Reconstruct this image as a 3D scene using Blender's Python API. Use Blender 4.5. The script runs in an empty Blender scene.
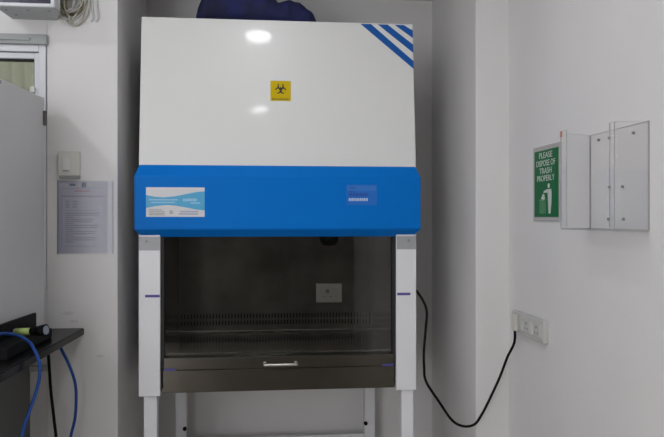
import bpy, bmesh, math, random
from mathutils import Vector, Matrix, noise
random.seed(4)
SC = bpy.context.scene
COL = SC.collection

# ------------------------------------------------------------------ materials
def mat(name, color, rough=0.5, metal=0.0, spec=0.5, coat=0.0, coat_rough=0.05, bump=0.0, bump_scale=40.0,
        var=0.0, var_scale=3.0, emit=None, emit_s=0.0, aniso=None, brushed=0.0):
    m = bpy.data.materials.new(name); m.use_nodes = True
    nt = m.node_tree; p = nt.nodes['Principled BSDF']
    p.inputs['Base Color'].default_value = (*color, 1)
    p.inputs['Roughness'].default_value = rough
    p.inputs['Metallic'].default_value = metal
    p.inputs['Specular IOR Level'].default_value = spec
    p.inputs['Coat Weight'].default_value = coat
    p.inputs['Coat Roughness'].default_value = coat_rough
    if emit:
        p.inputs['Emission Color'].default_value = (*emit, 1)
        p.inputs['Emission Strength'].default_value = emit_s
    tc = nt.nodes.new('ShaderNodeTexCoord')
    if var > 0:
        n = nt.nodes.new('ShaderNodeTexNoise'); n.inputs['Scale'].default_value = var_scale; n.inputs['Detail'].default_value = 5
        r = nt.nodes.new('ShaderNodeValToRGB')
        r.color_ramp.elements[0].position = .3; r.color_ramp.elements[1].position = .7
        r.color_ramp.elements[0].color = (*[c*(1-var) for c in color], 1)
        r.color_ramp.elements[1].color = (*[min(1, c*(1+var)) for c in color], 1)
        nt.links.new(tc.outputs['Object'], n.inputs['Vector']); nt.links.new(n.outputs['Fac'], r.inputs['Fac'])
        nt.links.new(r.outputs['Color'], p.inputs['Base Color'])
    if brushed > 0:
        p.inputs['Anisotropic'].default_value = brushed
        cx = nt.nodes.new('ShaderNodeCombineXYZ'); cx.inputs[1].default_value = .7; cx.inputs[2].default_value = .7
        nt.links.new(cx.outputs[0], p.inputs['Tangent'])
    if bump > 0:
        n = nt.nodes.new('ShaderNodeTexNoise'); n.inputs['Scale'].default_value = bump_scale; n.inputs['Detail'].default_value = 4
        b = nt.nodes.new('ShaderNodeBump'); b.inputs['Strength'].default_value = bump; b.inputs['Distance'].default_value = .004
        mp = nt.nodes.new('ShaderNodeMapping')
        if aniso: mp.inputs['Scale'].default_value = aniso
        nt.links.new(tc.outputs['Object'], mp.inputs['Vector']); nt.links.new(mp.outputs['Vector'], n.inputs['Vector'])
        nt.links.new(n.outputs['Fac'], b.inputs['Height']); nt.links.new(b.outputs['Normal'], p.inputs['Normal'])
    return m

def sheet_glass(name, tint, refl=1.0, rough=0.02, milk=0.0, milk_col=(.8, .8, .8), graze=.96):
    """thin clear sheet: tinted see-through with a fresnel reflection and an optional milky share"""
    m = bpy.data.materials.new(name); m.use_nodes = True
    nt = m.node_tree; nt.nodes.clear()
    o = nt.nodes.new('ShaderNodeOutputMaterial')
    t = nt.nodes.new('ShaderNodeBsdfTransparent'); t.inputs['Color'].default_value = (*tint, 1)
    g = nt.nodes.new('ShaderNodeBsdfGlossy'); g.inputs['Roughness'].default_value = rough
    g.inputs['Color'].default_value = (refl, refl, refl, 1)
    lw = nt.nodes.new('ShaderNodeLayerWeight'); lw.inputs['Blend'].default_value = .5
    pw = nt.nodes.new('ShaderNodeMath'); pw.operation = 'POWER'; pw.inputs[1].default_value = 5
    f = nt.nodes.new('ShaderNodeMath'); f.operation = 'MULTIPLY_ADD'; f.inputs[1].default_value = graze; f.inputs[2].default_value = .04
    nt.links.new(lw.outputs['Facing'], pw.inputs[0]); nt.links.new(pw.outputs[0], f.inputs[0])
    mx = nt.nodes.new('ShaderNodeMixShader')
    nt.links.new(f.outputs[0], mx.inputs[0]); nt.links.new(t.outputs[0], mx.inputs[1]); nt.links.new(g.outputs[0], mx.inputs[2])
    out = mx
    if milk > 0:
        d = nt.nodes.new('ShaderNodeBsdfDiffuse'); d.inputs['Color'].default_value = (*milk_col, 1)
        m2 = nt.nodes.new('ShaderNodeMixShader'); m2.inputs[0].default_value = milk
        nt.links.new(mx.outputs[0], m2.inputs[1]); nt.links.new(d.outputs[0], m2.inputs[2]); out = m2
    nt.links.new(out.outputs[0], o.inputs['Surface'])
    return m

WALL = mat('wall_paint', (.735, .722, .722), .75, bump=.12, bump_scale=60, var=.025, var_scale=2.2)
WALLR = mat('dark_rear_wall_paint', (.10, .10, .10), .8, bump=.1)
CEIL = mat('ceiling_paint', (.85, .85, .85), .8)
FLOOR = mat('floor_vinyl', (.44, .40, .34), .4, var=.08, var_scale=5)
PANEL = mat('white_enamel', (.72, .72, .712), .35, coat=.16, coat_rough=.06)
COLM = mat('white_powder_coat', (.77, .77, .80), .4, var=.01)
BLUE = mat('blue_enamel', (.0015, .16, .58), .42, spec=.08)
STRIPE = mat('blue_vinyl', (.003, .09, .36), .45, spec=.3)
STEEL = mat('brushed_steel', (.105, .095, .082), .30, metal=1.0, var=.12, var_scale=4, brushed=.7)
STEELD = mat('dark_brushed_steel', (.23, .215, .198), .33, metal=1.0, var=.4, var_scale=4, brushed=.95)
CHROME = mat('polished_chrome', (.62, .60, .56), .3, metal=1.0)
BLACK = mat('black_plastic', (.006, .006, .007), .5, spec=.1)
STEELW = mat('polished_worktop_steel', (.42, .40, .37), .14, metal=1.0, var=.2, var_scale=6)
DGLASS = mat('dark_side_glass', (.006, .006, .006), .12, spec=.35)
GASKET = mat('black_rubber', (.015, .015, .015), .7)
DARKHOLE = mat('dark_plenum', (.01, .01, .01), .9)
GLASS = sheet_glass('tinted_sash_glass', (.80, .80, .79), refl=.9)
WGLASS = sheet_glass('window_glass', (.88, .92, .88))
ACRYL = sheet_glass('clear_acrylic', (.985, .985, .985), refl=.8, rough=.06, milk=.0, graze=.3, milk_col=(.6, .6, .6))
ACRYLB = sheet_glass('acrylic_base_sheet', (.84, .84, .84), refl=.8, rough=.06, graze=.3)
ACRYLW = sheet_glass('milky_acrylic', (.998, .998, .996), refl=.8, rough=.06, milk=.0, graze=.06, milk_col=(.70, .70, .70))
ACEDGE = mat('acrylic_edge', (.40, .40, .40), .35)
SLEEVE = sheet_glass('clear_sleeve', (.95, .95, .97), refl=.35, rough=.2, milk=.08, milk_col=(.55, .55, .62))
PAPER = mat('lavender_paper', (.50, .49, .555), .8)
INK = mat('grey_print', (.33, .33, .39), .8)
INKRED = mat('red_print', (.50, .30, .33), .8)
INKDK = mat('dark_print', (.13, .16, .22), .8)
YELLOW = mat('yellow_vinyl', (.60, .43, .002), .5, spec=.12)
PBLACK = mat('black_print', (.02, .018, .01), .6)
LABELW = mat('white_label', (.62, .62, .64), .4)
CYAN = mat('cyan_print', (.06, .36, .62), .4)
CYANL = mat('pale_cyan_print', (.30, .55, .74), .4)
GREYP = mat('grey_label_print', (.34, .35, .37), .5)
VIOP = mat('violet_label_print', (.33, .34, .52), .5)
ASSET = mat('asset_label_blue', (.022, .155, .56), .4, spec=.2)
ASSETL = mat('asset_label_pale_blue', (.045, .19, .58), .4, spec=.2)
ASSETD = mat('asset_label_dark_print', (.015, .08, .36), .4)
ASSETW = mat('asset_label_white_print', (.42, .52, .74), .4)
TAPE = mat('violet_tape', (.075, .065, .28), .6)
NAVY = mat('navy_cloth', (.004, .007, .058), .8, var=.5, var_scale=14, bump=.4, bump_scale=25)
IVORY = mat('ivory_plastic', (.58, .565, .525), .4)
WHITEP = mat('white_plastic', (.62, .62, .61), .4)
SOCKW = mat('pale_socket_plastic', (.56, .555, .54), .35)
GREYP2 = mat('grey_plastic', (.25, .25, .25), .5)
GREEN = mat('sign_green', (.005, .14, .045), .5, spec=.3)
SIGNW = mat('sign_white', (.62, .66, .62), .5)
SIGNFR = mat('sign_grey_border', (.46, .45, .45), .5)
REDST = mat('red_sticker', (.50, .22, .17), .6)
CABG = mat('grey_enamel', (.57, .565, .57), .5, var=.015)
CABD = mat('dark_grey_laminate', (.10, .10, .098), .6)
DESK = mat('black_laminate', (.004, .004, .004), .25, spec=.12)
BCABLE = mat('blue_cable_jacket', (.010, .062, .29), .45, spec=.3)
TORCH = mat('pale_green_plastic', (.48, .62, .20), .4)
LENS = mat('torch_lens', (.30, .33, .40), .2)
ACW = mat('white_ac_plastic', (.62, .63, .66), .4)
ACG = mat('grey_ac_plastic', (.40, .41, .415), .5)
SCREEN = mat('dark_violet_panel', (.035, .03, .06), .2)
PIPE = mat('beige_pipe_wrap', (.50, .475, .41), .8, var=.15, var_scale=30)
PIPEG = mat('grey_pipe_wrap', (.60, .60, .60), .8, var=.08, var_scale=30)
PIPEO = mat('olive_pipe_wrap', (.17, .155, .09), .8, var=.2, var_scale=30)
FRAMEW = mat('window_upvc', (.66, .67, .71), .35)
LEDGE = mat('window_ledge_grey', (.33, .345, .345), .6, var=.05, var_scale=8)
CURT = mat('pale_olive_curtain', (.44, .44, .35), .9)
PLATEG = mat('plate_grey', (.36, .37, .385), .4)
TRUNK = mat('grey_trunking', (.42, .42, .42), .5)
STAIN = mat('wall_scuff', (.62, .61, .60), .8)
LAMP = mat('lamp_diffuser', (.9, .9, .9), .5, emit=(.965, .975, 1.0), emit_s=98)
FILLPANE = mat('frosted_fill_pane', (.8, .8, .8), .5, emit=(.965, .98, 1.0), emit_s=6.9)  # glow added as fill light from behind the camera
LAMPR = mat('lamp_rim', (.8, .8, .8), .4)

# ------------------------------------------------------------------ mesh helpers
def new(): return bmesh.new()
def box(bm, x0, x1, y0, y1, z0, z1, bev=0.0, mi=0):
    if x0 > x1: x0, x1 = x1, x0
    if y0 > y1: y0, y1 = y1, y0
    if z0 > z1: z0, z1 = z1, z0
    v = [bm.verts.new(p) for p in [(x0,y0,z0),(x1,y0,z0),(x1,y1,z0),(x0,y1,z0),(x0,y0,z1),(x1,y0,z1),(x1,y1,z1),(x0,y1,z1)]]
    fs = [bm.faces.new([v[i] for i in f]) for f in [(0,3,2,1),(4,5,6,7),(0,1,5,4),(1,2,6,5),(2,3,7,6),(3,0,4,7)]]
    for f in fs: f.material_index = mi
    if bev > 0:
        es = list({e for f in fs for e in f.edges})
        r = bmesh.ops.bevel(bm, geom=es, offset=bev, segments=2, affect='EDGES', profile=.6)
        for f in r['faces']: f.material_index = mi
    return bm
def prism(bm, pts, fn, a, b, mi=0):
    """extrude a 2-D outline between a and b; fn(u, v, w) gives the world point"""
    A = [bm.verts.new(fn(u, v, a)) for u, v in pts]; B = [bm.verts.new(fn(u, v, b)) for u, v in pts]
    n = len(pts); fs = [bm.faces.new(A[::-1]), bm.faces.new(B)]
    for i in range(n): fs.append(bm.faces.new([A[i], A[(i+1) % n], B[(i+1) % n], B[i]]))
    for f in fs: f.material_index = mi
    return bm
def smooth_path(pts, sub=8):
    P = [Vector(p) for p in pts]; out = []
    for i in range(len(P)-1):
        p0 = P[max(i-1, 0)]; p1 = P[i]; p2 = P[i+1]; p3 = P[min(i+2, len(P)-1)]
        for k in range(sub):
            t = k/sub
            out.append(.5*((2*p1)+(p2-p0)*t+(2*p0-5*p1+4*p2-p3)*t*t+(3*p1-p0-3*p2+p3)*t**3))
    out.append(P[-1]); return out
def tube(bm, pts, r, seg=10, sub=8):
    path = smooth_path(pts, sub) if sub > 1 else [Vector(p) for p in pts]
    rings = []; up = Vector((.3, .5, .81)).normalized()
    for i, p in enumerate(path):
        t = (path[min(i+1, len(path)-1)] - path[max(i-1, 0)]).normalized()
        a = t.cross(up)
        if a.length < 1e-3: a = t.cross(Vector((1, 0, 0)))
        a.normalize(); b = t.cross(a).normalized(); up = b if abs(b.dot(t)) < .9 else up
        up = a.cross(t).normalized()
        rr = r(i/(len(path)-1)) if callable(r) else r
        rings.append([bm.verts.new(p + a*math.cos(2*math.pi*k/seg)*rr + up*math.sin(2*math.pi*k/seg)*rr) for k in range(seg)])
    for A, B in zip(rings, rings[1:]):
        for k in range(seg): bm.faces.new([A[k], A[(k+1) % seg], B[(k+1) % seg], B[k]]).smooth = True
    bm.faces.new(rings[0][::-1]); bm.faces.new(rings[-1])
    return bm
def rod(bm, p0, p1, r0, r1=None, seg=20):
    r1 = r0 if r1 is None else r1
    return tube(bm, [p0, p1], lambda t: r0+(r1-r0)*t, seg, 1)
def wpos(o):
    v = Vector((0, 0, 0))
    while o: v += Vector(o.location); o = o.parent
    return v
def obj(name, bm, m, parent=None, loc=None, **props):
    """bm is in world coordinates; the object's origin goes to loc (or stays with its parent)"""
    bmesh.ops.recalc_face_normals(bm, faces=bm.faces[:])
    base = wpos(parent) if parent else Vector((0, 0, 0))
    if loc is None:
        c = Vector((0, 0, 0))
        xs = [v.co for v in bm.verts]
        lo = Vector((min(v.x for v in xs), min(v.y for v in xs), min(v.z for v in xs))); hi = Vector((max(v.x for v in xs), max(v.y for v in xs), max(v.z for v in xs)))
        loc = Vector(((lo.x+hi.x)/2, (lo.y+hi.y)/2, lo.z))
    loc = Vector(loc)
    for v in bm.verts: v.co -= loc
    me = bpy.data.meshes.new(name); bm.to_mesh(me); bm.free()
    for mm in (m if isinstance(m, (list, tuple)) else [m]): me.materials.append(mm)
    o = bpy.data.objects.new(name, me); COL.objects.link(o)
    if parent: o.parent = parent; o.location = loc - base
    else: o.location = loc
    for k, v in props.items(): o[k] = v
    return o
def thing(name, label, cat, loc, group=None):
    o = bpy.data.objects.new(name, None); COL.objects.link(o); o.location = loc; o.empty_display_size = .05
    o['label'] = label; o['category'] = cat
    if group: o['group'] = group
    return o
def tag(o, label, cat, group=None):
    o['label'] = label; o['category'] = cat
    if group: o['group'] = group
    return o
def struct(name, bm, m, parent=None):
    return obj(name, bm, m, parent, **({} if parent else {'kind': 'structure'}))
def text_mesh(bm, s, size, org, ax, ay, thick=.0004, width=None):
    """raised lettering: centred on org, running along ax, upright along ay"""
    cu = bpy.data.curves.new('lettering', 'FONT'); cu.body = s; cu.size = size; cu.align_x = 'CENTER'; cu.align_y = 'CENTER'
    cu.resolution_u = 3
    to = bpy.data.objects.new('lettering', cu); COL.objects.link(to)
    dg = bpy.context.evaluated_depsgraph_get(); me = bpy.data.meshes.new_from_object(to.evaluated_get(dg))
    xs = [v.co.x for v in me.vertices]; w = max(xs)-min(xs); k = (width/w) if width else 1
    nrm = Vector(ax).cross(Vector(ay))
    t = bmesh.new(); t.from_mesh(me)
    r = bmesh.ops.extrude_face_region(t, geom=t.faces[:])
    bmesh.ops.translate(t, verts=[e for e in r['geom'] if isinstance(e, bmesh.types.BMVert)], vec=(0, 0, 1))
    for v in t.verts:
        v.co = Vector(org) + Vector(ax)*v.co.x*k + Vector(ay)*v.co.y + nrm*(thick if v.co.z > .5 else 0)
    m2 = bpy.data.meshes.new('t'); t.to_mesh(m2); t.free(); bm.from_mesh(m2)
    bpy.data.objects.remove(to); bpy.data.curves.remove(cu); bpy.data.meshes.remove(me); bpy.data.meshes.remove(m2)
    return bm

# ------------------------------------------------------------------ room
RW = 1.024           # right wall face
LW = -3.2; BY = -5.2; CZ = 2.9
struct('floor', box(new(), LW-.1, RW+.1, BY-.1, .95, -.1, 0), FLOOR)
struct('ceiling', box(new(), LW-.1, RW+.1, BY-.1, .95, CZ, CZ+.1), CEIL)
struct('wall_right', box(new(), RW, RW+.1, BY-.1, 0, 0, CZ), WALL)
b = new(); box(b, .872, RW+.1, 0, .9, 0, CZ, .004); struct('wall_pillar_right', b, WALL)
struct('wall_alcove', box(new(), -.70, .875, .80, .9, 0, CZ), WALL)
struct('wall_shade_block', box(new(), -.698, .873, .045, .9, 2.67, CZ), WALL)  # unseen block added to keep lamp light off the upper alcove
WX0, WX1, WZ0, WZ1 = -1.9, -.993, 1.15, 2.186
b = new()
box(b, -.991, -.697, .04, .9, 0, CZ, .004)
box(b, LW-.1, -.991, .04, .24, 0, WZ0); box(b, LW-.1, -.991, .04, .24, WZ1, CZ); box(b, LW-.1, WX0, .04, .24, WZ0, WZ1)
struct('wall_pillar_left', b, WALL)
struct('wall_left', box(new(), LW-.1, LW, BY-.1, .04, 0, CZ), WALL)
struct('wall_rear', box(new(), LW-.1, RW+.1, BY-.1, BY, 0, CZ), WALLR)
struct('wall_behind_window', box(new(), LW, -.99, .75, .85, 0, CZ), WALL)

# window in the left pillar wall, above the grey cabinet
def frame_box(b, x0, x1, z0, z1, w, y0, y1):
    box(b, x0, x0+w, y0, y1, z0, z1, .003); box(b, x1-w, x1, y0, y1, z0, z1, .003)
    box(b, x0+w, x1-w, y0, y1, z1-w, z1, .003); box(b, x0+w, x1-w, y0, y1, z0, z0+w, .003)
b = new(); frame_box(b, WX0, WX1, WZ0, WZ1, .028, .03, .11)
win = struct('window_1', b, FRAMEW)
b = new(); frame_box(b, WX0+.026, WX1-.026, WZ0+.026, WZ1-.03, .025, .045, .10); struct('window_sash_frame', b, FRAMEW, win)
b = new(); frame_box(b, WX0+.050, WX1-.050, WZ0+.050, WZ1-.054, .008, .058, .09); struct('window_gasket', b, GASKET, win)
b = new(); box(b, WX0+.056, WX1-.056, .070, .075, WZ0+.056, WZ1-.060); struct('window_pane', b, WGLASS, win)
b = new(); box(b, WX1-.066, WX1-.046, .030, .05, 1.985, 2.01, .004); struct('window_latch', b, WHITEP, win)
b = new(); box(b, WX0-.05, -.985, .012, .05, 2.186, 2.228, .003); box(b, WX0-.05, -1.05, .006, .02, 2.200, 2.211, .002)
struct('trim_1', b, LEDGE)
# folded curtain behind the panes
b = new(); n = 90; prev = None
for i in range(n+1):
    x = -1.95+(1.0)*i/n; y = .20 + .018*math.sin(i*.9) + .006*math.sin(i*2.3)
    cur = [b.verts.new((x, y, z)) for z in (1.1, 1.5, 1.9, 2.25)]
    if prev:
        for k in range(3): b.faces.new([prev[k], cur[k], cur[k+1], prev[k+1]]).smooth = True
    prev = cur
bmesh.ops.solidify(b, geom=b.faces[:], thickness=.003)
for v in b.verts: v.co.y += .30
tag(obj('window_curtain', b, CURT), 'pale olive curtain hanging behind the window pane above the grey cabinet', 'curtain')

# added glowing panel in a window frame behind the camera, fill for the alcove
b = new(); frame_box(b, -3.0, -1.3, .3, 2.5, .06, BY-.02, BY+.04); box(b, -2.18, -2.12, BY-.02, BY+.035, .36, 2.44, .003)
w2 = struct('fill_panel', b, FRAMEW)
for x0, x1 in ((-2.94, -2.18), (-2.12, -1.36)):
    b = new(); box(b, x0, x1, BY+.005, BY+.011, .36, 2.44); struct('window_pane', b, FILLPANE, w2)

# curtain fill light, then the ceiling lights
li = bpy.data.lights.new('curtain_fill_light', 'POINT'); li.energy = 34; li.shadow_soft_size = .1; li.color = (1, .98, .94)  # added point light that brightens the curtain behind the panes
lo = bpy.data.objects.new('curtain_fill_light', li); COL.objects.link(lo); lo.location = (-1.45, .36, 2.6)
lights = [(-.10, -1.20), (-.09, -2.50), (-2.0, -1.20), (-2.0, -2.50), (-2.0, -4.1)]
wh = ['nearest the cabinet in the right row', 'at the back of the right row', 'nearest the window in the left row', 'in the middle of the left row', 'at the back of the left row']
for (x, y), w in zip(lights, wh):
    lr = .082 if y == -1.20 and x > -1 else (.060 if x > -1 else .105)
    t = thing('ceiling_light', 'round white ceiling downlight ' + w, 'ceiling light', (x, y, CZ), 'round ceiling downlights')
    b = new(); rod(b, (x, y, CZ-.02), (x, y, CZ), lr+.011, lr+.016, 32); obj('rim', b, LAMPR, t)
    b = new(); rod(b, (x, y, CZ-.026), (x, y, CZ-.02), .0+lr, lr+.002, 32); obj('diffuser', b, LAMP, t)

# ------------------------------------------------------------------ biosafety cabinet
cab = thing('biosafety_cabinet', 'large white biosafety cabinet with blue band and dark glass sash standing in the alcove', 'laboratory cabinet', (0, .35, 0))
ZB, ZT = 1.675, 2.331           # sloping front panel, bottom and top
Y0, Y1 = .004, .072
tilt = math.atan((Y1-Y0)/(ZT-ZB))
# upper body
b = new(); prism(b, [(.03, 1.385), (.03, ZB), (Y1+.018, ZT), (.76, ZT), (.76, 1.385)], lambda u, v, w: (w, u, v), -.604, .604)
obj('upper_housing', b, PANEL, cab)
b = new()
prism(b, [(-.602, 0), (.602, 0), (.602, 1), (-.602, 1)], lambda u, v, w: (u, Y0+(Y1-Y0)*v+w, ZB+(ZT-ZB)*v), 0, .02)
bmesh.ops.bevel(b, geom=b.edges[:], offset=.004, segments=3, affect='EDGES', profile=.6)
fp = obj('front_panel', b, PANEL, cab)
V = Vector((0, math.sin(tilt), math.cos(tilt))); N = Vector((0, -math.cos(tilt), math.sin(tilt)))
def onp(x, z, h=0.0):           # a point on the sloping panel's face
    k = (z-ZB)/(ZT-ZB); return Vector((x, Y0+(Y1-Y0)*k, z)) + N*h
def decal(b, pts, h0, h1, mi=0): return prism(b, pts, lambda u, v, w: onp(u, v, w), h0, h1, mi)
# diagonal corner stripes
for pts in ([(.362, 2.326), (.410, 2.326), (.601, 2.124), (.601, 2.160)], [(.441, 2.326), (.486, 2.326), (.601, 2.198), (.601, 2.236)], [(.518, 2.326), (.560, 2.326), (.601, 2.266), (.601, 2.302)]):
    a, c, d, e = pts
    b = new(); decal(b, [a, d, e, c], .0002, .0009); obj('corner_stripe', b, STRIPE, fp)
# biohazard sign
bx, bz = .003, 2.0115
b = new(); decal(b, [(bx-.045, bz-.045), (bx+.045, bz-.045), (bx+.045, bz+.045), (bx-.045, bz+.045)], .0002, .001)
bs = obj('biohazard_sign', b, YELLOW, fp, label='square yellow biohazard sticker')
def ring(b, cx, cz, r0, r1, a0, a1, h0, h1, n=28):
    pts = []
    for i in range(n+1):
        a = a0+(a1-a0)*i/n; pts.append((cx+r1*math.cos(a), cz+r1*math.sin(a)))
    for i in range(n+1):
        a = a1-(a1-a0)*i/n; pts.append((cx+r0*math.cos(a), cz+r0*math.sin(a)))
    for i in range(n):
        q = [pts[i], pts[i+1], pts[2*n-i], pts[2*n+1-i]]
        decal(b, q, h0, h1)
b = new(); zz = bz+.008
for k in range(3):
    a = math.pi/2 + k*2*math.pi/3
    cx, cz = bx+.0125*math.cos(a), zz+.0125*math.sin(a)
    ring(b, cx, cz, .0092, .0142, a+math.radians(38), a+2*math.pi-math.radians(38), .001, .0016)
    ring(b, bx, zz, .0105, .0138, a+math.radians(32), a+math.radians(88), .001, .00165, 12)
    decal(b, [(bx+.004*math.cos(a+s)*1.0, zz+.004*math.sin(a+s)) for s in (-.6, .6)] + [(bx+.011*math.cos(a+s), zz+.011*math.sin(a+s)) for s in (.12, -.12)], .001, .0016)
obj('biohazard_symbol', b, PBLACK, bs)
b = new(); text_mesh(b, 'BIOHAZARD', .0125, onp(bx, bz-.037, .001), (1, 0, 0), V, .0006, .074)
obj('sign_lettering', b, PBLACK, bs)

# blue band: chamfered above and below
b = new()
prof = [(-.002, 1.679, .598), (-.031, 1.630, .615), (-.031, 1.404, .615), (.010, 1.371, .592)]
rows = []
for y, z, hx in prof: rows.append([b.verts.new((-hx, y, z)), b.verts.new((hx, y, z)), b.verts.new((hx, .06, z)), b.verts.new((-hx, .06, z))])
b.faces.new(rows[0]); b.faces.new(rows[-1][::-1])
for A, B in zip(rows, rows[1:]):
    for k in range(4): b.faces.new([A[k], B[k], B[(k+1) % 4], A[(k+1) % 4]])
bmesh.ops.recalc_face_normals(b, faces=b.faces[:])
bmesh.ops.bevel(b, geom=b.edges[:], offset=.0025, segments=2, affect='EDGES')
band = obj('blue_band', b, BLUE, cab, label='blue band across the front')
YB = -.031
def flat(b, pts, y, th=.0006): return prism(b, pts, lambda u, v, w: (u, w, v), y, y-th)
def rect(x0, x1, z0, z1): return [(x0, z0), (x1, z0), (x1, z1), (x0, z1)]
# product label
L0, L1, M0, M1 = -.566, -.322, 1.457, 1.582
b = new(); flat(b, rect(L0, L1, M0, M1), YB-.0001); lab = obj('product_label', b, LABELW, band, label='white label with a light blue wave')
b = new()
top = [(0, .74), (.15, .68), (.3, .66), (.5, .70), (.7, .78), (.85, .84), (1, .87)]; bot = [(0, .30), (.15, .36), (.35, .40), (.5, .38), (.7, .31), (.85, .25), (1, .22)]
W_, H_ = L1-L0, M1-M0
def lp(u, v): return (L0+u*W_, M0+v*H_)
for (a, c), (d, e) in zip(zip(top, bot), list(zip(top, bot))[1:]): flat(b, [lp(*c), lp(*e), lp(*d), lp(*a)], YB-.0007, .0003)
obj('label_wave', b, CYAN, lab)
b = new()
def print_line(b, x0, x1, z, h, y, n, th=.0003):  # a row of small printed strokes too small to read
    x = x0; rr = random.Random(int(x0*1e4)+int(z*1e4))
    while x < x1:
        w = min((x1-x0)/n*rr.uniform(.6, 1.5), x1-x)
        flat(b, rect(x, x+w*.8, z-h/2, z+h/2*rr.uniform(.7, 1)), y, th); x += w
print_line(b, *[L0+u*W_ for u in (.05, .54)], M0+.58*H_, .006, YB-.001, 22); print_line(b, *[L0+u*W_ for u in (.09, .50)], M0+.49*H_, .005, YB-.001, 20)
obj('label_print', b, CYANL, lab)
b = new(); print_line(b, *[L0+u*W_ for u in (.63, .87)], M0+.58*H_, .013, YB-.001, 8); print_line(b, *[L0+u*W_ for u in (.76, .93)], M0+.47*H_, .006, YB-.001, 6)
obj('label_print', b, CYANL, lab)
b = new()
for v in (.24, .18, .12, .07): print_line(b, *[L0+u*W_ for u in (.05, .27 if v > .2 else .32)], M0+v*H_, .005, YB-.0007, 14)
print_line(b, *[L0+u*W_ for u in (.40, .46)], M0+.16*H_, .016, YB-.0007, 4)
obj('label_print', b, GREYP, lab)
b = new()
for v in (.18, .10): print_line(b, *[L0+u*W_ for u in (.58-(.18-v)*.3, .89)], M0+v*H_, .007, YB-.0007, 16)
obj('label_print', b, VIOP, lab)
# asset label
A0, A1, B0, B1 = .286, .420, 1.508, 1.597
b = new(); flat(b, rect(A0, A1, B0, B1), YB-.0001); asl = obj('asset_label', b, ASSET, band, label='small blue label with a white strip of print')
b = new(); flat(b, rect(A0+.004, A1-.004, B1-.026, B1-.004), YB-.0007, .0003); obj('label_header', b, ASSETL, asl)
b = new(); print_line(b, A0+.01, A0+.095, B0+.047, .014, YB-.0007, 7); print_line(b, A0+.01, A0+.03, B0+.060, .006, YB-.0007, 3); obj('label_print', b, ASSETD, asl)
b = new(); print_line(b, A0+.01, A0+.096, B0+.025, .014, YB-.0007, 9); obj('label_print', b, ASSETW, asl)
b = new(); print_line(b, A0+.012, A0+.04, B1-.014, .006, YB-.001, 5); obj('label_print', b, ASSETD, asl)

# columns and side walls
for s in (-1, 1):
    xi, xo = (.512, .602)
    b = new(); box(b, s*xi, s*xo, 0, .74, .69, 1.39, .003); sp = obj('side_panel', b, COLM, cab)
    b = new(); box(b, s*.514, s*.601, -.0015, .004, 1.314, 1.372, .0005); obj('upper_plate', b, PLATEG, sp, label='grey plate')  # thin grey plate across the column top
    b = new(); rod(b, (s*.568, -.003, 1.352), (s*.568, .002, 1.352), .006, seg=14); obj('panel_screw', b, GREYP2, sp)
    b = new(); box(b, s*.498, s*.513, .012, .05, .80, 1.39); obj('sash_track', b, GASKET, cab)
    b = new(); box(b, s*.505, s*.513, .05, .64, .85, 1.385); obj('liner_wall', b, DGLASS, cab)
    x0, x1 = ((-.575, -.514) if s < 0 else (.516, .575)); z = 1.119 if s < 0 else 1.116
    b = new(); box(b, x0, x1, -.0012, .002, z-.0055, z+.0055); obj('tape_mark', b, TAPE, sp)
# interior
b = new(); box(b, -.51, .51, .64, .75, .70, .86); box(b, -.51, .51, .66, .75, .86, 1.385); obj('rear_panel', b, COLM, cab)
b = new()
SZ = [(.893, .917), (.927, .953)]
box(b, -.505, .505, .632, .642, .953, 1.385); box(b, -.505, .505, .632, .642, .86, .893); box(b, -.505, .505, .632, .642, .917, .927)
for z0, z1 in SZ:
    n = 62
    for i in range(n+1):
        x = -.5+1.0*i/n; box(b, x-.0042, x+.0042, .632, .642, z0, z1)
bl = obj('back_panel', b, STEELD, cab)
b = new(); box(b, -.505, .505, .655, .66, .87, .97); obj('plenum', b, DARKHOLE, cab)
b = new(); box(b, -.505, .505, .055, .64, .845, .862, .002); box(b, -.505, .505, .60, .632, .862, .872, .004); obj('work_surface', b, STEELW, cab)
b = new(); box(b, -.512, .512, .02, .70, .704, .72); obj('drain_pan', b, STEEL, cab)
b = new(); box(b, -.503, .503, .004, .03, .702, .797, .003); fpn = obj('lower_front_panel', b, STEEL, cab)
b = new(); box(b, -.503, .503, .03, .06, .72, .848); obj('front_lip', b, STEELD, cab)
# dark lamp fitting under the canopy
b = new(); rod(b, (.25, .38, 1.335), (.25, .38, 1.39), .045, .052, 24); rod(b, (.25, .38, 1.318), (.25, .38, 1.336), .030, .044, 24); obj('interior_lamp', b, BLACK, cab)
# socket on the inside back panel
b = new(); box(b, .206, .342, .617, .632, 1.008, 1.108, .004); so = obj('inner_socket', b, IVORY, bl, label='pale switched power socket')
b = new(); box(b, .226, .320, .613, .618, 1.035, 1.085, .003); obj('socket_face', b, SOCKW, so)
b = new(); box(b, .255, .274, .611, .614, 1.058, 1.078, .002); box(b, .244, .254, .611, .614, 1.037, 1.042); box(b, .276, .286, .611, .614, 1.037, 1.042); obj('socket_hole', b, GREYP2, so)
b = new(); box(b, .292, .314, .609, .614, 1.042, 1.080, .002); obj('rocker_switch', b, IVORY, so)
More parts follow.
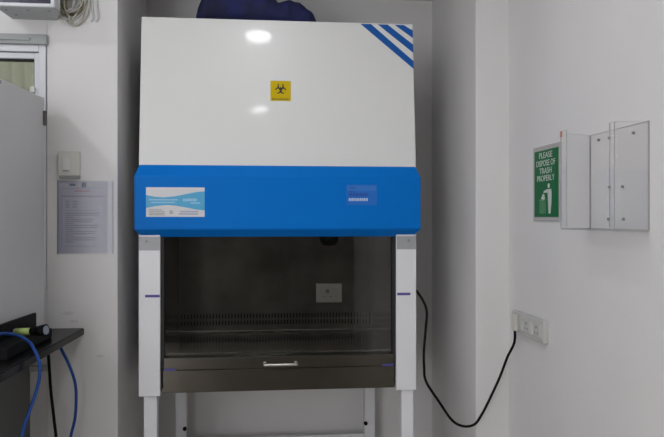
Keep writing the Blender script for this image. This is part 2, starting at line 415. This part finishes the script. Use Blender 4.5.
# sash
b = new(); box(b, -.500, .500, .032, .037, .850, 1.40); sash = obj('sash_glass', b, GLASS, cab, label='dark tinted sliding glass sash')
b = new(); box(b, -.500, .500, .006, .040, .798, .851, .004); rail = obj('sash_rail', b, STEEL, sash)
b = new(); tube(b, [(-.066, .010, .821), (-.066, -.010, .818), (-.060, -.015, .817), (.062, -.015, .817), (.068, -.010, .818), (.068, .010, .821)], .0065, 10, 4)
for x in (-.066, .068): box(b, x-.007, x+.007, .001, .009, .812, .828, .002)
obj('sash_handle', b, CHROME, sash, label='polished metal pull handle')
b = new(); box(b, -.497, -.448, .0028, .006, .797, .806); obj('tape_mark', b, TAPE, fpn)
b = new(); box(b, .451, .499, .0048, .008, .798, .807); obj('tape_mark', b, TAPE, rail)
# stand
for x0, x1, y0, y1 in ((-.583, -.528, .015, .07), (.538, .592, .015, .07), (-.525, -.470, .66, .715), (.470, .525, .66, .715)):
    b = new(); box(b, x0, x1, y0, y1, .02, .705 if y0 > .1 else .692, .003); lg = obj('leg', b, COLM, cab)
    b = new(); rod(b, ((x0+x1)/2, (y0+y1)/2, 0), ((x0+x1)/2, (y0+y1)/2, .025), .03, .018, 16); obj('levelling_foot', b, BLACK, lg)
    if y0 > .1:
        b = new(); xx = x1-.008 if x0 < 0 else x0+.004
        rod(b, (xx, .648, .355), (xx, .662, .355), .010, seg=12); obj('leg_bolt', b, BLACK, lg)
b = new(); box(b, -.48, .48, .68, .705, .235, .292, .003); obj('rear_brace', b, COLM, cab)

# navy cloth bundle on top of the cabinet
b = new()
def hgt(x):
    l = max(0, 1-abs((x+.18)/.21)**3.2)**.6*.20 if -.392 < x < .035 else 0
    r = max(0, 1-abs((x-.03)/.155)**2.6)**.55*.125 if -.12 < x < .185 else 0
    return max(l, r, .012)
xs = [-.389+.574*i/60 for i in range(61)]; rows = []
for i, x in enumerate(xs):
    h = hgt(x); e = min(1, math.sqrt(max(0, min(i, 60-i))/5)); cy = .26; ry = .12*e+.004; row = []
    for k in range(28):
        a = 2*math.pi*k/28; c_, s_ = math.cos(a), math.sin(a)
        y = cy + math.copysign(abs(c_)**.75, c_)*ry; z = ZT + h*.5*(1+math.copysign(abs(s_)**.7, s_))
        nn = noise.noise(Vector((x*14, y*12, z*10)))*.014 + abs(noise.noise(Vector((x*22+y*9, y*6, z*26))))*-.012
        zz_ = max(ZT+.001, z + (nn*e if s_ > -.6 else 0)); row.append(b.verts.new((x, y+nn*c_, zz_)))
    rows.append(row)
for A, B in zip(rows, rows[1:]):
    for k in range(28): b.faces.new([A[k], A[(k+1) % 28], B[(k+1) % 28], B[k]]).smooth = True
b.faces.new(rows[0]); b.faces.new(rows[-1])
tag(obj('cloth_bundle', b, NAVY), 'crumpled navy blue cloth bundle lying on top of the white cabinet', 'cloth')

# ------------------------------------------------------------------ power cable, wall socket
pc = thing('power_cable', 'black power cable drooping from the cabinet side to the wall socket', 'cable', (.85, -.05, .53))
b = new(); tube(b, [(.596, .10, 1.15), (.612, .07, 1.130), (.640, .045, 1.085), (.656, .03, 1.035), (.646, .005, .96), (.632, -.02, .87), (.629, -.035, .80), (.637, -.04, .735), (.696, -.05, .642), (.741, -.05, .576), (.775, -.05, .547), (.817, -.05, .536), (.856, -.05, .548), (.885, -.05, .589), (.908, -.052, .632), (.938, -.055, .695), (.966, -.06, .760), (.986, -.09, .845), (1.000, -.135, .915), (.990, -.17, .975)], .0058, 10, 8)
obj('cord', b, BLACK, pc)
ws = thing('wall_socket', 'long pale wall socket plate with switches on the right wall', 'socket', (RW, -.26, .965))
b = new(); box(b, RW-.022, RW, -.440, -.100, .963, 1.054, .005); obj('plate', b, SOCKW, ws)
b = new(); box(b, RW-.0245, RW-.021, -.425, -.115, .976, 1.042, .002); obj('inner_frame', b, IVORY, ws)
for y0, y1, kind in ((-.240, -.206, 's'), (-.308, -.248, 'p'), (-.346, -.315, 's'), (-.413, -.353, 'p')):
    b = new()
    if kind == 's': box(b, RW-.030, RW-.024, y0, y1, .985, 1.034, .003); obj('rocker_switch', b, WHITEP, ws)
    else:
        box(b, RW-.027, RW-.024, y0, y1, .982, 1.036, .003); f = obj('socket_face', b, SOCKW, ws)
        b = new(); yc = (y0+y1)/2
        for dy, dz, r in ((0, .012, .006), (-.014, -.010, .0042), (.014, -.010, .0042)): rod(b, (RW-.0282, yc+dy, 1.009+dz), (RW-.026, yc+dy, 1.009+dz), r, seg=12)
        obj('pin_hole', b, GREYP2, f)
b = new(); box(b, RW-.046, RW-.0246, -.198, -.150, .975, 1.045, .008); obj('plug', b, IVORY, pc, label='cream plug')

# ------------------------------------------------------------------ green sign
sg = thing('wall_sign', 'green disposal sign with white lettering and a figure at a bin on the right wall', 'sign', (RW, -.43, 1.44))
b = new(); box(b, RW-.006, RW, -.559, -.300, 1.440, 1.735, .002); obj('sign_board', b, SIGNFR, sg)
b = new(); box(b, RW-.0075, RW-.0055, -.545, -.318, 1.456, 1.717); gp = obj('sign_face', b, GREEN, sg, label='green printed face')
XF = RW-.0075; AX, AZ = (0, -1, 0), (0, 0, 1)
for s, z, w, h in (('PLEASE', 1.696, .125, .027), ('DISPOSE OF', 1.665, .180, .027), ('TRASH', 1.635, .115, .027), ('PROPERLY', 1.606, .165, .027)):
    b = new(); text_mesh(b, s, h*1.2, (XF, -.428, z), AX, AZ, .0005, w)
    obj('lettering', b, SIGNW, gp)
b = new()
def sp2(u, v, w): return (XF-w, -.318-.227*u, 1.456+.261*v)     # u, v run across and up the green face
def sd(b, pts): prism(b, pts, sp2, .0001, .0007)
def circ(u, v, r): return [(u+r*1.15*math.cos(a*math.pi/9), v+r*math.sin(a*math.pi/9)) for a in range(18)]
sd(b, circ(.62, .46, .036))
sd(b, [(.52, .41), (.72, .41), (.74, .36), (.73, .20), (.69, .05), (.62, .05), (.60, .20), (.58, .35)])
sd(b, [(.40, .36), (.42, .39), (.56, .41), (.60, .37), (.55, .36)])
sd(b, [(.30, .28), (.38, .35), (.44, .33), (.46, .27), (.38, .24)])
obj('figure_pictogram', b, SIGNW, gp)
b = new()
for k in range(5): sd(b, [(.24+k*.055, .05), (.265+k*.055, .05), (.265+k*.055, .24), (.24+k*.055, .24)])
sd(b, [(.22, .245), (.50, .245), (.50, .262), (.22, .262)])
obj('bin_pictogram', b, mat('sign_pale_green', (.13, .34, .18), .5), gp)

# ------------------------------------------------------------------ acrylic holders on the right wall
hold = thing('acrylic_holder', 'clear acrylic open fronted wall holder with red sticker, right of the green sign', 'holder', (RW, -.97, 1.41))
HX = .919
def sheet(name, pts, fn, a, c, m, parent, **kw):
    b = new(); prism(b, pts, fn, a, c)
    b.faces.ensure_lookup_table()
    for f in b.faces[2:]: f.material_index = 1
    return obj(name, b, [m, ACEDGE], parent, **kw)
xw = RW-.0005
fxz = lambda u, v, w: (u, w, v); fyz = lambda u, v, w: (w, u, v); fxy = lambda u, v, w: (u, v, w)
bk = sheet('back_panel', [(-1.148, 1.418), (-.786, 1.418), (-.786, 1.730), (-1.148, 1.730)], fyz, xw-.003, xw, ACRYLW, hold)
for y in (-.790, -1.148): sheet('side_panel', [(xw-.003, 1.418), (HX, 1.418), (HX, 1.738 if y > -1 else 1.726), (xw-.003, 1.730)], fxz, y, y+.0045, ACRYL, hold)
sheet('bottom_panel', [(xw-.003, -1.148), (xw-.003, -.787), (HX, -.787), (HX, -1.148)], fxy, 1.4135, 1.418, ACRYLB, hold)
sheet('front_lip', [(-.836, 1.424), (-.790, 1.424), (-.790, 1.742), (-.836, 1.742)], fyz, HX-.003, HX, ACRYLW, hold)
sheet('front_lip', [(-1.148, 1.424), (-1.122, 1.424), (-1.122, 1.726), (-1.148, 1.726)], fyz, HX-.003, HX, ACRYLW, hold)
for y, z in ((-.851, 1.708), (-.924, 1.706), (-1.068, 1.705), (-.924, 1.55), (-1.004, 1.547), (-.918, 1.448), (-1.01, 1.448)):
    b = new(); rod(b, (xw-.008, y, z), (xw-.002, y, z), .0045, seg=12); obj('mounting_screw', b, GREYP2, bk)
b = new(); box(b, HX-.0042, HX-.003, -.806, -.790, 1.722, 1.742); obj('sticker', b, REDST, hold, label='small red sticker')

# ------------------------------------------------------------------ left pillar wall: switch, notice
YW = .04
sw = thing('wall_switch', 'ivory wall switch box above the notice on the left pillar', 'switch', (-.894, YW, 1.62))
b = new(); box(b, -.940, -.851, YW-.022, YW, 1.632, 1.735, .004); obj('plate', b, IVORY, sw)
b = new(); box(b, -.936, -.852, YW-.020, YW, 1.620, 1.633, .001); obj('base_strip', b, GREYP2, sw)
b = new(); box(b, -.920, -.888, YW-.028, YW-.021, 1.655, 1.710, .003); obj('rocker_switch', b, WHITEP, sw)
b = new(); box(b, -.918, -.893, YW-.0285, YW-.021, 1.649, 1.655); obj('marking', b, GREYP2, sw)
nt_ = thing('paper_notice', 'printed lavender paper notice in a clear sleeve on the left pillar', 'notice', (-.84, YW, 1.30))
b = new(); box(b, -.942, -.738, YW-.002, YW-.0006, 1.302, 1.609); sh = obj('sheet', b, PAPER, nt_)
def bar(b, x0, x1, z0, z1): box(b, x0, x1, YW-.0026, YW-.0019, z0, z1)
b = new(); X0, X1 = -.930, -.752
for r in ((X0, X1, 1.578, 1.580), (X0, X1, 1.330, 1.332), (X0, X0+.002, 1.33, 1.58), (X1-.002, X1, 1.33, 1.58), (X0, X1, 1.542, 1.548), (X0+.02, X1-.02, 1.483, 1.485)): bar(b, *r)
rr = random.Random(2)
for k in range(15):
    z = 1.473-k*.0088
    bar(b, X0+.017, X0+(.05 if k % 3 == 2 else .135+rr.uniform(-.01, .02)), z-.0022, z+.0022)
for z in (1.522, 1.510, 1.499): bar(b, X0+.017, X0+.032, z-.003, z+.003); bar(b, X0+.045, X0+.066, z-.003, z+.003)
obj('print', b, INK, sh)
b = new(); bar(b, -.875, -.812, 1.564, 1.571); obj('title_print', b, INKRED, sh)
for r in ((-.897, -.873, 1.589, 1.599), (-.846, -.828, 1.583, 1.604)):
    b = new(); bar(b, *r); obj('header_print', b, INKDK, sh)
for r in ((-.936, -.905, 1.588, 1.600), (-.868, -.852, 1.588, 1.600), (-.822, -.800, 1.588, 1.600)):
    b = new(); bar(b, *r); obj('header_box', b, SOCKW, sh)
b = new(); box(b, -.948, -.714, YW-.0040, YW-.0030, 1.298, 1.612); box(b, -.948, -.942, YW-.003, YW, 1.298, 1.612); box(b, -.720, -.714, YW-.003, YW, 1.298, 1.612); obj('sleeve', b, SLEEVE, nt_)
# scuffs low on the pillar
b = new()
for cx, cz, rx, rz, s in ((-.905, 1.045, .022, .009, 1), (-.880, 1.010, .018, .006, 2), (-.77, .86, .015, .005, 3)):
    pts = [(cx+rx*math.cos(a*math.pi/8)*(1+.4*math.sin(a*s*1.7)), cz+rz*math.sin(a*math.pi/8)*(1+.4*math.cos(a*2.1+s))) for a in range(16)]
    prism(b, pts, lambda u, v, w: (u, w, v), YW-.0004, YW+.001)
struct('trim_2', b, STAIN)

# ------------------------------------------------------------------ wall box and its wires
eb = thing('equipment_box', 'small white wall box with a dark front panel and grey underside above the window', 'wall box', (-1.024, YW, 2.296))
foot = [(-1.139, -.135), (-0.908, -.135), (-0.908, -.06), (-0.949, .04), (-1.133, .04)]
b = new(); prism(b, foot, lambda u, v, w: (u, v, w), 2.302, 2.56); obj('body', b, ACW, eb)
b = new(); prism(b, foot, lambda u, v, w: (u, v, w), 2.295, 2.3025)
bmesh.ops.bevel(b, geom=b.edges[:], offset=.002, segments=2, affect='EDGES'); obj('underside', b, ACG, eb)
b = new(); frame_box(b, -1.139, -0.908, 2.297, 2.555, .014, -.147, -.134); obj('bezel', b, FRAMEW, eb)
b = new(); box(b, -1.127, -0.920, -.141, -.134, 2.309, 2.545); obj('front_panel', b, SCREEN, eb, label='dark violet front panel')
for x, y in ((-1.109, -.10), (-1.024, -.10), (-0.938, -.10), (-1.093, -.03)):
    b = new(); rod(b, (x, y, 2.292), (x, y, 2.296), .005, seg=12); obj('case_screw', b, GREYP2, eb)
wb = thing('wire_bundle', 'tangle of beige and grey wires hanging beside the small white wall box', 'wires', (-.87, .01, 2.29))
def loop(cx, cz, rx, rz, y, a0, a1, n=14): return [(cx+rx*math.cos(a0+(a1-a0)*i/n), y+.005*math.sin(i*1.3), cz+rz*math.sin(a0+(a1-a0)*i/n)) for i in range(n+1)]
rw = random.Random(11)
for k in range(11):
    cx = -.885+rw.uniform(-.018, .022); cz = 2.385+rw.uniform(-.02, .025)
    b = new(); tube(b, loop(cx, cz, rw.uniform(.028, .062), rw.uniform(.05, .095), .032-.004*(k % 6), math.pi*rw.uniform(.85, 1.0), math.pi*rw.uniform(1.95, 2.2)), rw.uniform(.0035, .006), 8, 3)
    obj('wire', b, (PIPE, PIPEG, PIPE, PIPEG, PIPEO)[k % 5], wb)
b = new(); tube(b, [(-.942, .0, 2.40), (-.93, -.005, 2.365), (-.925, .0, 2.335), (-.905, .015, 2.31)], .006, 8, 5); obj('wire', b, PIPEO, wb)
b = new(); tube(b, [(-.94, .01, 2.405), (-.90, .0, 2.396), (-.86, .0, 2.40), (-.82, .01, 2.393)], .010, 8, 5); obj('wrapped_wire', b, PIPEO, wb)
for x in (-.805, -.785):
    b = new(); tube(b, [(x, .034, 2.43), (x+.004, .034, 2.36), (x+.008, .035, 2.31), (x-.002, .035, 2.293)], .004, 8, 5); obj('wire', b, PIPEG, wb)

# ------------------------------------------------------------------ desk and what stands on it
DZ = .982
dk = thing('desk', 'black laminate desk against the left pillar wall', 'desk', (-1.2, -.6, 0))
b = new(); prism(b, [(-1.75, YW-.002), (-.836, YW-.002), (-.891, -1.5), (-1.75, -1.5)], lambda u, v, w: (u, v, w), DZ-.030, DZ)
bmesh.ops.bevel(b, geom=b.edges[:], offset=.003, segments=2, affect='EDGES'); obj('worktop', b, DESK, dk)
for y in (-1.42, -1.06):
    b = new(); box(b, -1.72, -1.695, y, y+.05, 0, DZ-.03, .002); obj('leg', b, CABD, dk)
    b = new(); box(b, -1.12, -1.095, y, y+.05, 0, DZ-.03, .002); obj('leg', b, CABD, dk)
ped = thing('pedestal', 'dark grey cabinet standing under the black desk', 'cabinet', (-1.3, -.4, 0))
b = new(); box(b, -1.68, -1.057, -1.0, YW-.006, .03, DZ-.034, .003); obj('body', b, CABD, ped)
b = new(); box(b, -1.66, -1.08, -.98, YW-.02, 0, .031); obj('plinth', b, BLACK, ped)
gc = thing('grey_cabinet', 'tall plain grey cabinet standing on the black desk in front of the window', 'cabinet', (-1.25, -.3, DZ))
GA = math.radians(4); GX, GY = -.977, -.04
def turn(b):        # the cabinet stands slightly askew to the wall
    for v in b.verts:
        x, y = v.co.x, v.co.y; v.co.x = GX + x*math.cos(GA) + y*math.sin(GA); v.co.y = GY - x*math.sin(GA) + y*math.cos(GA)
    return b
b = new(); box(b, -.62, 0, -.74, 0, DZ+.012, 1.950, .004); obj('body', turn(b), CABG, gc)
b = new(); box(b, -.60, -.004, -.72, -.02, DZ, DZ+.013); obj('base', turn(b), BLACK, gc)
b = new(); box(b, -.001, .012, -.016, -.001, 1.835, 1.895, .002); obj('hinge', turn(b), CABD, gc, label='small dark hinge')
b = new(); box(b, -.60, -.01, -.757, -.74, DZ+.03, 1.93, .003); dr = obj('door', turn(b), CABG, gc)
b = new(); box(b, -.04, -.025, -.79, -.756, 1.35, 1.55, .004); obj('door_handle', turn(b), BLACK, dr)
b = new(); rod(b, (-.001, -.42, 1.935), (.003, -.42, 1.935), .008, seg=12); obj('screw', turn(b), GREYP2, gc)
tr = thing('tray', 'black tray with a raised back edge on the desk beside the grey cabinet', 'tray', (-.92, -.45, DZ))
b = new(); prism(b, [(-.975, -.20), (-.900, -.20), (-.916, -.64), (-1.008, -.64)], lambda u, v, w: (u, v, w), DZ+.0005, 1.020)
bmesh.ops.bevel(b, geom=b.edges[:], offset=.003, segments=2, affect='EDGES'); obj('base', b, BLACK, tr)
b = new(); prism(b, [(-.981, -.165), (-.971, -.165), (-1.004, -.66), (-1.014, -.66)], lambda u, v, w: (u, v, w), 1.000, 1.076); obj('raised_edge', b, BLACK, tr)
to = thing('torch', 'pale green torch with a black head lying on the black tray', 'torch', (-.92, -.37, 1.021))
P0, P1, P2, P3 = Vector((-.978, -.377, 1.0345)), Vector((-.922, -.386, 1.0365)), Vector((-.902, -.391, 1.038)), Vector((-.864, -.404, 1.043))
b = new(); rod(b, P0, P1, .0132, .0132, 20); obj('barrel', b, TORCH, to)
b = new(); rod(b, P0-(P1-P0)*.12, P0, .010, .0132, 20); obj('tail_cap', b, WHITEP, to)
b = new(); rod(b, P1, P2, .0135, .0165, 24); rod(b, P2, P3, .0165, .0225, 24); obj('head', b, BLACK, to)
b = new(); ax = (P3-P2).normalized(); rod(b, P3-ax*.001, P3+ax*.002, .0165, .0160, 24); obj('lens', b, LENS, to)

c1 = new(); tube(c1, [(-0.96, -0.72, 1.032), (-0.955, -0.66, 1.052), (-0.95, -0.614, 1.065), (-0.935, -0.515, 1.045), (-0.91, -0.489, 1.026), (-0.883, -0.51, 1.012), (-0.86, -0.552, 1.0), (-0.845, -0.579, 0.992), (-0.833, -0.597, 0.979), (-0.827, -0.595, 0.951), (-0.827, -0.606, 0.906), (-0.83, -0.628, 0.871), (-0.835, -0.673, 0.824), (-0.84, -0.735, 0.758), (-0.85, -0.74, 0.6), (-0.86, -0.7, 0.3), (-0.87, -0.5, 0.008), (-1.0, -0.4, 0.007)], .0055, 10, 8)
tag(obj('network_cable', c1, BCABLE), 'blue cable running over the desk tray and hanging over the front desk edge', 'cable', 'blue cables at the desk')
c2 = new(); tube(c2, [(-.96, .01, .944), (-.925, -.03, .935), (-.905, -.05, .905), (-.877, -.05, .846), (-.852, -.05, .77), (-.847, -.05, .70), (-.852, -.05, .62), (-.869, -.05, .543), (-.89, -.06, .4), (-.9, -.08, .2), (-.92, -.12, .008), (-1.02, -.2, .007)], .006, 10, 8)
tag(obj('network_cable', c2, BCABLE), 'blue cable hanging beneath the desk near its right corner', 'cable', 'blue cables at the desk')
c3 = new(); tube(c3, [(-.975, -.01, .943), (-.966, -.03, .91), (-.960, -.03, .82), (-.954, -.03, .73), (-.940, -.03, .60), (-.932, -.03, .5), (-.93, -.03, .2), (-.95, -.05, .008), (-1.0, -.1, .007)], .0062, 10, 8)
tag(obj('power_lead', c3, BLACK), 'thin black lead hanging straight down beneath the desk', 'cable')
b = new(); box(b, -1.057, -.984, YW-.022, YW, .803, .825, .002); tag(obj('cable_trunking', b, TRUNK), 'short grey cable trunking on the wall under the desk', 'trunking')

# ------------------------------------------------------------------ camera, world, colour management
cam = bpy.data.cameras.new('camera'); co = bpy.data.objects.new('camera', cam); COL.objects.link(co)
cam.sensor_width = 36; cam.lens = 700/664*36
co.location = (-.085, -3.05, 1.45); co.rotation_euler = (math.pi/2, 0, -math.asin(.1015)); cam.clip_start = .05
SC.camera = co
w = bpy.data.worlds.new('World'); SC.world = w; w.use_nodes = True
w.node_tree.nodes['Background'].inputs[0].default_value = (.9, .95, 1, 1); w.node_tree.nodes['Background'].inputs[1].default_value = .3
vs = SC.view_settings; vs.view_transform = 'Standard'; vs.look = 'None'; vs.gamma = 1; vs.use_curve_mapping = False; vs.exposure = -0.22
